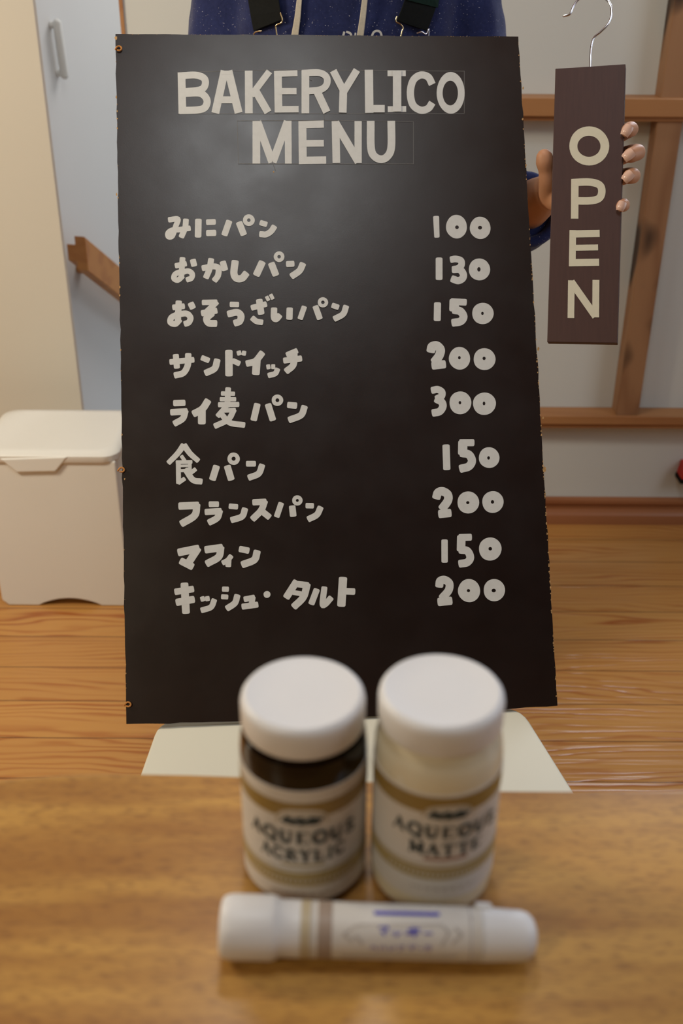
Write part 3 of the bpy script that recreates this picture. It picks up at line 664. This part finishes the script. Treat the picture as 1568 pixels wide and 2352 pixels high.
# ------------------------------------------------------------------ paint jars
def jar(name, bx, by, ty, rb, capr, label, fr_y, body_mat, kind):
    B = onz(bx, by, TZ); cx, cy = B[0], B[1]
    def hfront(y, r):                                   # height at which the jar's front meets image row y
        lo, hi = 0.0, 0.14
        for _ in range(50):
            mm = (lo+hi)/2
            if proj([cx, cy-r, TZ+mm])[1] > y: lo = mm
            else: hi = mm
        return (lo+hi)/2
    lo, hi = 0.05, 0.2
    for _ in range(50):
        mm = (lo+hi)/2
        if proj([cx, cy, TZ+mm])[1] > ty: lo = mm
        else: hi = mm
    Hh = (lo+hi)/2
    root = empty(name, (cx, cy, TZ), label, 'jar')
    capb = hfront(fr_y['cap'], capr); lt = hfront(fr_y['label_top'], rb); lb = hfront(fr_y['label_bottom'], rb)
    m = MB()
    m.lathe([(rb*.80, 0), (rb*.93, .0008), (rb*.985, .004), (rb, .008), (rb, lt+.001), (rb*1.0, lt+.004), (rb*.985, lt+.009), (rb*.955, lt+.014), (rb*.90, capb-.004), (rb*.86, capb+.001), (rb*.84, Hh-.004)], (cx, cy, TZ), 72)
    m.build('body', body_mat, root, smooth=True)
    m = MB()
    m.lathe([(capr*.955, capb), (capr*.985, capb+.0006), (capr, capb+.002), (capr, Hh-.0045), (capr*.985, Hh-.0022), (capr*.95, Hh-.0007), (capr*.90, Hh), (capr*.86, Hh-.0004), (capr*.4, Hh-.0006)], (cx, cy, TZ), 72)
    m.build('lid', MAT['lidp'], root, smooth=True)
    m = MB(); R = rb+.0003
    m.lathe([(rb*.98, lb), (R, lb+.0001), (R, lt), (rb*.98, lt+.0001)], (cx, cy, TZ), 96)
    lab = m.build('label', MAT['label'], root, smooth=True)
    a0 = math.radians(fr_y.get('turn', 0))
    def cyl(u, v, lift):                                # u = arc length from the label's middle, v = height
        a = -PI/2 + a0 + u/rb; r = R + lift
        return np.array([cx + r*math.cos(a), cy + r*math.sin(a), TZ+v])
    def band(name, v0, v1, mat, u0=-2.2, u1=2.2, dip=None):
        m = MB(); n = 90; vs = []; fs = []
        for i in range(n+1):
            u = (u0+(u1-u0)*i/n)*rb; lowv = v0
            if dip: lowv = v0 + max(0.0, (dip[1]**2 - u*u)/dip[1]**2)**0.5*dip[2] if abs(u) < dip[1] else v0
            vs += [cyl(u, min(lowv, v1-.0001), .00015), cyl(u, v1, .00015)]
        m.add(vs, [(2*i, 2*i+2, 2*i+3, 2*i+1) for i in range(n)])
        return m.build(name, mat, lab, recalc=False)
    g0, g1 = (hfront(y, rb) for y in fr_y['band'])
    side_low = g0 - .002
    band('gold_band', side_low - .0015, g1, MAT['gold'], dip=(0, .0125, .0055))
    b0, b1 = (hfront(y, rb) for y in fr_y['low_band'])
    band('gold_band', b0, b1, MAT['goldp'])
    band('gold_line', b1+.0012, b1+.0018, MAT['goldp'])
    r0, r1 = (hfront(y, rb) for y in fr_y['rule'])
    band('rule', r0, r1, MAT[fr_y['rule_ink']], -0.34, 0.34)
    # emblem: a dark leafy oval under a pale arch
    ve = hfront(fr_y['emblem'], rb)
    p = Paint(lambda x, y, l: cyl(x, y, l+.0002))
    for k in range(11):
        u = -.0085 + .0017*k; p.st([(u-.0012, ve-.0014+.0008*math.sin(k*2.1)), (u+.0014, ve+.0014+.0008*math.cos(k*1.7))], .0016)
    p.st([(-.0088, ve-.0016), (0, ve-.0024), (.0088, ve-.0016)], .0008)
    p.build('emblem', MAT['ink'], lab)
    p = Paint(lambda x, y, l: cyl(x, y, l+.0004))
    p.st([(-.0128, ve-.0022), (-.0105, ve+.0026), (0, ve+.0050), (.0105, ve+.0026), (.0128, ve-.0022)], .0005); p.build('arch_line', MAT['goldp'], lab)
    for (txt, y0, y1, half) in fr_y['text']:
        v0, v1 = hfront(y1, rb), hfront(y0, rb); hgt = v1-v0
        p = Paint(lambda x, y, l: cyl(x, y, l+.0002)); n = len(txt); wid = 2*half*rb
        wts = [1.15 if c in 'QOM' else .62 if c == 'I' else 1.0 for c in txt]; tot = sum(wts); x = -wid/2
        for c, wt in zip(txt, wts):
            cw = wid*wt/tot*.86; serif(p, c, x + wid*wt/tot*.07, v0, cw, hgt); x += wid*wt/tot
        p.build('lettering', MAT['ink'], lab)
    # fine print: rows of short marks too small to read
    vf = (b0+b1)/2; p = Paint(lambda x, y, l: cyl(x, y, l+.0003))
    for k in range(24): u = (-.9+.075*k)*rb; p.st([(u, vf-.0011), (u+.0002, vf+.0011)], .0007)
    p.build('fine_print', MAT['label'], lab)
    vf = hfront(fr_y['foot'], rb); p = Paint(lambda x, y, l: cyl(x, y, l+.0003))
    for k in range(16): u = (-.5+.066*k+.02*math.sin(k*3))*rb; p.st([(u, vf-.0006), (u+.0008, vf+.0006)], .0006)
    p.build('fine_print', MAT['lilac'], lab)
    return root

def serif(p, c, x, y, w, h):
    """roman capitals with thick and thin strokes"""
    T, t, s = w*.27, w*.11, h*.09
    q = lambda pts, wd, cv=False: p.st([(x+a*w, y+b*h) for a, b in pts], wd, 'flat', cv)
    def sf(a, b, hw=.2): q([(a-hw, b), (a+hw, b)], s)
    if c == 'A': q([(.5, 1), (.1, 0)], t); q([(.47, 1), (.85, 0)], T); q([(.25, .35), (.7, .35)], t); sf(.1, .03, .16); sf(.85, .03, .2)
    elif c in 'QO':
        p.st([(x+w*(.5+.40*math.cos(a)), y+h*(.5+.46*math.sin(a))) for a in [2*PI*i/14 for i in range(15)]], T*.85, 'flat', True)
        if c == 'Q': q([(.5, .05), (.72, -.12), (1.0, -.2)], T*.7)
    elif c == 'U': q([(.2, 1), (.2, .3), (.35, .06), (.6, .06), (.8, .3)], T, True); q([(.8, .3), (.8, 1)], t*1.4); sf(.2, .97); sf(.8, .97, .16)
    elif c == 'E': q([(.25, 0), (.25, 1)], T); q([(.1, .96), (.88, .96)], s); q([(.25, .52), (.7, .52)], s); q([(.1, .04), (.9, .04)], s); q([(.86, .04), (.9, .28)], t); q([(.84, .96), (.88, .74)], t)
    elif c == 'S': q([(.82, .76), (.7, .93), (.4, .95), (.2, .76), (.35, .56), (.65, .44), (.82, .24), (.62, .05), (.3, .06), (.15, .26)], T*.8, True)
    elif c == 'C': q([(.9, .72), (.75, .93), (.45, .95), (.18, .7), (.15, .35), (.4, .06), (.72, .06), (.92, .28)], T*.85, True)
    elif c == 'R': q([(.22, 0), (.22, 1)], T); q([(.22, .95), (.6, .95), (.78, .74), (.6, .5), (.25, .5)], T*.7, True); q([(.5, .5), (.9, .02)], T*.9); sf(.22, .03); sf(.22, .97, .16)
    elif c == 'Y': q([(.12, 1), (.5, .48)], T); q([(.9, 1), (.52, .48)], t*1.3); q([(.5, .5), (.5, 0)], T); sf(.12, .97, .16); sf(.88, .97, .14); sf(.5, .03)
    elif c == 'L': q([(.25, 0), (.25, 1)], T); q([(.1, .04), (.9, .04)], s); q([(.87, .04), (.9, .3)], t); sf(.25, .97)
    elif c == 'I': q([(.5, 0), (.5, 1)], T*1.4); sf(.5, .97, .35); sf(.5, .03, .35)
    elif c == 'M': q([(.14, 0), (.16, 1)], t*1.2); q([(.16, 1), (.5, .1)], T); q([(.82, 1), (.5, .1)], t*1.2); q([(.84, 1), (.86, 0)], T); sf(.12, .03, .12); sf(.87, .03, .14)
    elif c == 'T': q([(.5, 0), (.5, 1)], T); q([(.06, .96), (.94, .96)], s); q([(.08, .96), (.06, .74)], t); q([(.92, .96), (.94, .74)], t); sf(.5, .03)

jar('paint_jar', 701, 1980, 1588, 0.0326, 0.0312, 'dark paint jar with white cap and cream label, left of the two jars',
    dict(cap=1751, label_top=1818, label_bottom=2071, band=(1866, 1845), low_band=(2035, 2005), rule=(1989, 1984), rule_ink='goldp', emblem=1884,
         text=[('AQUEOUS', 1908, 1936, .90), ('ACRYLIC', 1949, 1976, .70)], foot=2052, turn=0), MAT['jdark'], 0)
jar('paint_jar', 988, 1999, 1582, 0.0324, 0.0309, 'milky white varnish jar with white cap, right of the dark paint jar',
    dict(cap=1745, label_top=1828, label_bottom=2066, band=(1857, 1833), low_band=(2020, 1993), rule=(1976, 1970), rule_ink='redink', emblem=1871,
         text=[('AQUEOUS', 1896, 1923, .88), ('MATTE', 1936, 1963, .60)], foot=2040, turn=6), MAT['jmilk'], 1)

# ------------------------------------------------------------------ marker
ra, rb_ = 0.0155, 0.0122
MA = onz(508, 2127, TZ+ra); MBp = onz(1243, 2151, TZ+rb_)
MBp[1] = MBp[1]
AX = unit(MBp - MA); LEN = np.linalg.norm(MBp - MA)
MU = unit(np.array([0, 0, 1.0]) - AX[2]*AX); MF = np.cross(AX, MU)       # up and sideways across the barrel
if MF[1] > 0: MF = -MF
mk = empty('paint_marker', (MA+MBp)/2 - np.array([0, 0, rb_]), 'thick white paint marker lying in front of the two jars', 'marker')
def s_at(x):                                   # distance along the barrel seen at image column x
    lo, hi = -0.02, LEN+0.02
    for _ in range(50):
        mm = (lo+hi)/2
        if proj(MA + AX*mm + MF*.008 + MU*.008)[0] < x: lo = mm
        else: hi = mm
    return (lo+hi)/2
def barrel(prof, name, mat, parent, smooth=True, off=0.0):
    m = MB(); seg = 56; vs = []; fs = []
    for (s, r) in prof:
        c = MA + AX*s + MU*off
        for k in range(seg):
            a = 2*PI*k/seg; vs.append(c + r*(math.cos(a)*MU + math.sin(a)*MF))
    n = len(prof)
    fs = [(i*seg+k, i*seg+(k+1) % seg, (i+1)*seg+(k+1) % seg, (i+1)*seg+k) for i in range(n-1) for k in range(seg)]
    fs += [tuple(range(seg-1, -1, -1)), tuple((n-1)*seg+k for k in range(seg))]
    m.add(vs, fs); return m.build(name, mat, parent, smooth=smooth)
sc0 = s_at(688); sc1 = s_at(1112); r1, r2 = 0.0133, 0.0128
barrel([(0, ra*.80), (.0008, ra*.90), (.003, ra*.97), (.006, ra), (s_at(620), ra), (s_at(634), ra*.94), (s_at(640), r1*1.02), (sc0, r1*1.01), (sc0+.0002, r1*.95)], 'cap', MAT['lidp'], mk)
bar = barrel([(sc0-.001, r1), (s_at(1085), r2), (sc1, r2)], 'barrel', MAT['label'], mk)
barrel([(sc1-.0005, r2*1.0), (s_at(1120), r2*1.0), (s_at(1180), rb_), (s_at(1205), rb_*.98), (s_at(1222), rb_*.88), (s_at(1234), rb_*.66), (s_at(1240), rb_*.38), (s_at(1242), rb_*.1)], 'end_cap', MAT['lidp'], mk)
RU = unit(MU*.75 - MF*.66); RF = np.cross(AX, RU)
m = MB(); c0 = MA + AX*s_at(1098) + RU*(r2-.0012); m.prism([c0 - RF*.004, c0 + AX*.0078 - RF*.004, c0 + AX*.0078 + RF*.004, c0 + RF*.004], RU*.0032); m.build('rib', MAT['lidp'], mk, bevel=.0008)
def mkpt(x, y, lift):                          # image point onto the barrel's surface
    r = ray(x, y); best = None
    rad = r1 + (r2-r1)*min(1, max(0, (x-690)/420)) + .00015 + lift
    d = r - np.dot(r, AX)*AX; o = (CAM-MA) - np.dot(CAM-MA, AX)*AX
    a, b, c = np.dot(d, d), 2*np.dot(d, o), np.dot(o, o)-rad*rad
    q = max(0.0, b*b-4*a*c); return CAM + r*((-b-math.sqrt(q))/(2*a))
def hoop(x0, x1, mat, name, a0=-1.9, a1=1.9):
    m = MB(); n = 40; s0, s1 = s_at(x0), s_at(x1); rr_ = r1 + (r2-r1)*min(1, max(0, (x0-690)/420)) + .00012; vs = []
    for i in range(n+1):
        a = a0+(a1-a0)*i/n; d = math.cos(a)*(MU*.7+MF*.7) + math.sin(a)*(MF*.7-MU*.7)
        d = unit(d); vs += [MA+AX*s0+d*rr_, MA+AX*s1+d*rr_]
    m.add(vs, [(2*i, 2*i+1, 2*i+3, 2*i+2) for i in range(n)]); return m.build(name, mat, bar, recalc=False)
hoop(690, 712, MAT['tan'], 'stripe'); hoop(729, 762, MAT['taupe'], 'stripe'); hoop(1080, 1083, MAT['lilac'], 'stripe'); hoop(1095, 1097, MAT['tan'], 'stripe'); hoop(716, 718, MAT['lilac'], 'stripe')
p = Paint(mkpt, 480, 2040, 1.985)
p.st([(752, 112), (1050, 119)], 16, 'flat'); 
for st_ in ([(775, 178), (815, 178), (790, 205)], [(785, 198), (802, 212)]): p.st(st_, 8)
for st_ in ([(835, 200), (838, 208)], [(850, 198), (853, 207)], [(872, 198), (866, 210), (845, 216)]): p.st(st_, 6)
for st_ in ([(905, 192), (960, 186)], [(898, 208), (955, 203)], [(928, 178), (936, 220)]): p.st(st_, 9)
p.st([(980, 205), (1018, 207)], 7)
p.build('brand_lettering', MAT['blue'], bar)
p = Paint(mkpt, 480, 2040, 1.985)
for st_ in ([(738, 278), (750, 265), (764, 282)], [(785, 266), (778, 282)], [(795, 264), (802, 282)], [(818, 270), (826, 272)], [(842, 264), (838, 276), (820, 284)], [(862, 266), (886, 266), (880, 276)], [(870, 276), (864, 286)],
            [(910, 264), (930, 265), (922, 280)], [(940, 262), (944, 268)], [(915, 275), (928, 278)], [(958, 275), (972, 276)], [(985, 268), (1012, 270)], [(996, 262), (990, 284)], [(1004, 276), (1008, 284)]): p.st(st_, 5.5)
p.build('sub_lettering', MAT['violet'], bar)
p = Paint(mkpt, 480, 2040, 1.985)
for x in range(605, 1130, 17): p.st([(x, 311+.008*(x-605)), (x+10, 310+.008*(x-605))], 6)
for st_ in ([(612, 208), (650, 185)], [(612, 212), (655, 240)], [(655, 175), (692, 165)], [(665, 215), (700, 255)], [(1065, 170), (1092, 205)], [(1092, 205), (1058, 262)], [(1120, 178), (1152, 212)], [(1152, 212), (1108, 250)], [(690, 165), (1062, 165)], [(1195, 130), (1212, 322)]): p.st(st_, 5)
p.build('label_ornament', MAT['lilac'], bar)

# ------------------------------------------------------------------ the person behind the board
pr = empty('person', (0, 1.54, 0), 'person in navy hoodie and black strapped overalls standing behind the menu board, holding the sign', 'person')
CY = 1.515
TR = [(0.70, .155, .115), (.80, .156, .114), (.90, .150, .110), (1.0, .147, .107), (1.08, .146, .104), (1.14, .143, .098), (1.19, .125, .085), (1.225, .085, .068), (1.26, .055, .055)]
def trat(z):
    zs = [t[0] for t in TR]; return np.interp(z, zs, [t[1] for t in TR]), np.interp(z, zs, [t[2] for t in TR])
PW = 2.5
def fronty(x, z):
    hx, hy = trat(z); return CY - hy*max(0.0, 1-abs(x/hx)**PW)**(1/PW)
def torso(mb, grow, z0, z1, n=14):
    rings = []
    for i in range(n+1):
        z = z0+(z1-z0)*i/n; hx, hy = trat(z); hx += grow; hy += grow; rg = []
        for k in range(48):
            a = 2*PI*k/48; c, s = math.cos(a), math.sin(a)
            rg.append((hx*abs(c)**(2/PW)*(1 if c > 0 else -1), CY+hy*abs(s)**(2/PW)*(1 if s > 0 else -1), z))
        rings.append(rg)
    loft(mb, rings)
# left arm (picture right)
SHL, ELL = np.array([.132, 1.535, 1.195]), ony(1122, 545, 1.50)
WRL = onsign(1254, 440, -0.078)
SHR, ELR, WRR = np.array([-.130, 1.535, 1.195]), np.array([-.178, 1.50, .875]), np.array([-.120, 1.315, .875])
bm_ = MB()
torso(bm_, -.028, .72, 1.24)
bm_.tube([(0, 1.53, 1.22), (0, 1.525, 1.32)], [.05, .048])                     # neck
bm_.ball((0, 1.515, 1.43), (.070, .088, .095)); bm_.ball((0, 1.475, 1.375), (.052, .052, .050)); bm_.ball((0, 1.44, 1.352), (.024, .022, .02))
bm_.tube([(0, 1.432, 1.425), (0, 1.418, 1.398)], [.008, .012], 10)
for sx in (-1, 1): bm_.ball((.071*sx, 1.525, 1.415), (.008, .018, .028))
def limb(pts, rad): bm_.tube(spline(pts, 5) if len(pts) > 2 else pts, rad if not hasattr(rad, '__len__') else list(np.interp(np.linspace(0, 1, (len(pts)-1)*5+1 if len(pts) > 2 else len(pts)), np.linspace(0, 1, len(rad)), rad)), 18)
limb([SHL, (SHL+ELL)/2, ELL], [.042, .038, .033]); limb([ELL, ony(1214, 472, 1.345), WRL], [.034, .029, .0200])
limb([SHR, (SHR+ELR)/2, ELR], [.042, .038, .033]); limb([ELR, ELR*.5+WRR*.5, WRR], [.034, .032, .0225])
for sx in (-1, 1):
    limb([(.075*sx, 1.53, .76), (.08*sx, 1.52, .44), (.085*sx, 1.54, .08)], [.078, .052, .035]); limb([(.085*sx, 1.56, .04), (.09*sx, 1.46, .03)], [.03, .024])
# left hand holding the sign's edges from behind
D = -1
pal = [onsign(1290, 445, -.032), onsign(1330, 415, -.034), onsign(1375, 395, -.034)]
bm_.tube([WRL, onsign(1287, 432, -.045)], [.0200, .019], 16)
for (ax, ay, bx_, by_) in ((1280, 415, 1385, 330), (1285, 430, 1392, 372), (1288, 446, 1392, 415), (1287, 460, 1385, 458)):
    bm_.tube([WRL*.6+onsign(ax, ay, -.040)*.4, onsign(ax, ay, -.040), onsign((ax+bx_)/2, (ay+by_)/2, -.034), onsign(bx_, by_, -.036)], [.017, .015, .0145, .0118], 14)
FING = [((1390, 328), (1432, 304), (1448, 297), (1442, 300), .0078, .0074), ((1395, 372), (1446, 352), (1464, 350), (1447, 357), .0080, .0077), ((1394, 416), (1438, 404), (1453, 404), (1445, 406), .0078, .0074), ((1386, 460), (1420, 470), (1431, 471), (1428, 473), .0068, .0064)]
NAILS = []
for (a, b, c, e, r0, r1_) in FING:
    r0 *= 1.1; r1_ *= 1.1; pts = [onsign(*a, -.035), onsign(*b, -.028), onsign(*c, -.010), onsign(*e, .0010)]
    pts = spline(pts, 5); bm_.tube(pts, list(np.linspace(r0+.0012, r1_, len(pts))), 14)
    NAILS.append((pts[-1], unit(pts[-1]-pts[-4]), r1_))
# thumb leaves the side of the palm and lies along the sign's left edge
th = spline([WRL*.4+onsign(1280, 452, -.036)*.6, onsign(1259, 418, -.026), onsign(1253, 388, -.014), onsign(1250, 362, -.008)], 5)
bm_.tube(th, list(np.interp(np.linspace(0, 1, len(th)), [0, .35, .62, .85, 1], [.0170, .0112, .0085, .0108, .0098])), 14)
# right hand flat behind the board
for k, (dx, dz) in enumerate(((.0, .045), (.0, .015), (.0, -.012), (.0, -.036))):
    q = WRR + np.array([.035, -.028, dz*.6]); L_ = (.065, .072, .068, .055)[k]
    bm_.tube([WRR + np.array([.005, -.004, dz*.25]), q, q + np.array([L_*.55, -.012, dz*.3]), q + np.array([L_, -.008, dz*.45])], [.012, .0105, .008, .0068], 12)
bm_.tube([WRR + np.array([.0, -.004, .01]), WRR + np.array([.018, -.018, .045]), WRR + np.array([.034, -.026, .068])], [.012, .0098, .008], 12)
body = bm_.build('body', MAT['skin'], pr); fuse(body, 0.0023, 5)
for (c, d, r) in NAILS:
    nrm = -N2; u = unit(d - np.dot(d, nrm)*nrm); v = np.cross(nrm, u); m = MB(); vs = []; fs = []
    cc = c + u*r*.25
    for i in range(6):
        for j in range(7):
            a = (j-3)/3*0.95; s = (i/5-.5)*1.5*r; rr2 = r*(1.0 - .12*(i/5)**2)+.0007
            taper = .86 - .15*abs(i/5-.45)**2*4
            vs.append(cc + u*s*.95 + v*math.sin(a)*r*taper + nrm*(math.cos(a)*rr2 + .0000 - (0.0016 if i == 5 else 0)))
    fs = [(i*7+j, i*7+j+1, (i+1)*7+j+1, (i+1)*7+j) for i in range(5) for j in range(6)]
    m.add(vs, fs); m.build('fingernail', MAT['nail'], pr, smooth=True)
for sx in (-1, 1):
    m = MB(); m.ball((.027*sx, 1.437, 1.432), (.011, .010, .008)); e = m.build('eye', MAT['eye'], pr, smooth=True)
    m = MB(); m.ball((.027*sx, 1.4285, 1.432), (.0048, .002, .0048)); m.build('iris', MAT['iris'], e, smooth=True)
m = MB(); m.ball((0, 1.421, 1.372), (.018, .006, .006)); m.build('mouth', MAT['lip'], pr, smooth=True)
m = MB(); m.ball((0, 1.53, 1.45), (.082, .092, .088)); m.ball((0, 1.56, 1.38), (.075, .062, .09)); hh = m.build('hair', MAT['hair'], pr); fuse(hh, .006, 4)

# hoodie: torso, sleeves and hood in one garment
m = MB(); torso(m, 0.0, .70, 1.255)
SEL = ony(1206, 482, 1.345)
m.tube(spline([SHL, (SHL+ELL)/2 + np.array([.004, 0, 0]), ELL], 5), list(np.interp(np.linspace(0, 1, 11), [0, .35, .7, 1], [.058, .052, .050, .050])), 20)
m.tube([ELL, ELL*.6+SEL*.4, SEL], [.050, .050, .046], 20, caps='flat')
SER = ELR*.30 + WRR*.70
m.tube(spline([SHR, (SHR+ELR)/2 - np.array([.004, 0, 0]), ELR], 5), list(np.interp(np.linspace(0, 1, 11), [0, .35, .7, 1], [.058, .052, .050, .050])), 20)
m.tube([ELR, ELR*.5+SER*.5, SER], [.050, .046, .040], 20, caps='flat')
hd = m.build('hoodie', MAT['hoodie'], pr); fuse(hd, .0055, 5, (.010, .045))
m = MB(); pts = [(.085*math.cos(a), 1.54+.062*math.sin(a), 1.235+.03*math.sin(a)) for a in [2*PI*i/24 for i in range(25)]]
m.tube(pts, .024, 12); m.build('hood', MAT['hoodie'], pr, smooth=True)
# sleeve hem
m = MB(); axs = unit(WRL-ELL); u = unit(np.cross(axs, [0, 0, 1])); v = np.cross(axs, u)
pts = [SEL + .041*(math.cos(a)*u + math.sin(a)*v) for a in [2*PI*i/28 for i in range(29)]]
m.tube(pts, .0075, 10, caps='flat'); m.build('sleeve_hem', MAT['hoodie'], pr, smooth=True)
# drawcords
def chest(x, y, off):
    q = ony(x, y, 1.41)
    for _ in range(6): q = ony(x, y, fronty(q[0], q[2]) - off)
    return q
def ribbon(name, left, right, off, thick, mat, parent, n=8):
    m = MB(); L = [chest(*p_, off) for p_ in left]; R_ = [chest(*p_, off) for p_ in right]
    rings = [[l, r, r + np.array([0, thick, 0]), l + np.array([0, thick, 0])] for l, r in zip(L, R_)]
    loft(m, rings); return m.build(name, mat, parent, bevel=thick*.3)
ribbon('drawcord', [(687, -120), (684, -40), (681, 0), (676, 40), (667, 90), (655, 140)], [(701, -120), (698, -40), (693, 0), (690, 40), (684, 90), (674, 140)], .007, .003, MAT['cord'], pr)
ribbon('drawcord', [(842, -120), (836, -40), (831, 0), (826, 40), (818, 90), (812, 140)], [(858, -120), (850, -40), (844, 0), (840, 40), (834, 90), (828, 140)], .007, .003, MAT['cord'], pr)
# straps
s1 = ribbon('overalls_strap', [(548, -160), (560, -60), (569, 0), (575, 35), (582, 72)], [(620, -160), (632, -60), (640, 0), (644, 25), (647, 46)], .008, .004, MAT['black'], pr)
s2 = ribbon('overalls_strap', [(950, -160), (938, -60), (929, 0), (920, 25), (910, 48)], [(1040, -160), (1020, -60), (1007, 0), (994, 38), (981, 72)], .008, .004, MAT['black'], pr)
ribbon('strap_tab', [(955, -120), (932, 0)], [(1030, -120), (1005, 18)], .010, .0015, MAT['green'], s2)
ribbon('strap_tab', [(548, -120), (568, -22)], [(616, -120), (638, -22)], .010, .0015, MAT['green'], s1)
def wire(pts, parent, mat):
    m = MB(); m.tube(spline([chest(*q, .011) for q in pts], 5), .0009, 10); m.build('wire_buckle', mat, parent, smooth=True)
wire([(644, 30), (648, 44), (646, 52), (634, 58), (634, 68), (637, 90)], s1, MAT['brass']); wire([(600, 71), (592, 72), (584, 76), (580, 92)], s1, MAT['brass'])
wire([(911, 38), (909, 49), (920, 56), (925, 64), (922, 76), (919, 90)], s2, MAT['brass']); wire([(958, 76), (968, 73), (978, 78), (984, 66), (983, 90)], s2, MAT['chrome'])
# print on the chest, only its top edge clears the board
p = Paint(lambda x, y, l: chest(x, y, .009+l))
p.st([(790, 74), (784, 100)], 5); p.st([(796, 73), (806, 80), (806, 110)], 5); p.st([(852, 88), (858, 74), (868, 71), (875, 78), (877, 100)], 5); p.st([(816, 76), (814, 100)], 4)
p.build('chest_print', MAT['chalk'], hd)
# overalls: bib and trousers
m = MB(); n = 12; rings = []
for i in range(n+1):
    z = .80+(1.015-.80)*i/n; rings.append([(x, fronty(x, z)-.012, z) for x in np.linspace(-.105, .105, 13)] + [(x, fronty(x, z)-.006, z) for x in np.linspace(.105, -.105, 13)])
loft(m, rings); ov = m.build('overalls_bib', MAT['denim'], pr, smooth=True)
m = MB(); torso(m, .008, .68, .84, 6)
for sx in (-1, 1): m.tube(spline([(.075*sx, 1.525, .76), (.08*sx, 1.515, .44), (.085*sx, 1.54, .07)], 5), list(np.linspace(.092, .066, 11)), 20, caps='flat')
tro = m.build('overalls_trousers', MAT['denim'], pr); fuse(tro, .008, 4)
for sx in (-1, 1):
    m = MB(); m.ball((.087*sx, 1.50, .034), (.040, .105, .034)); m.build('shoe', MAT['shoe'], pr, smooth=True)
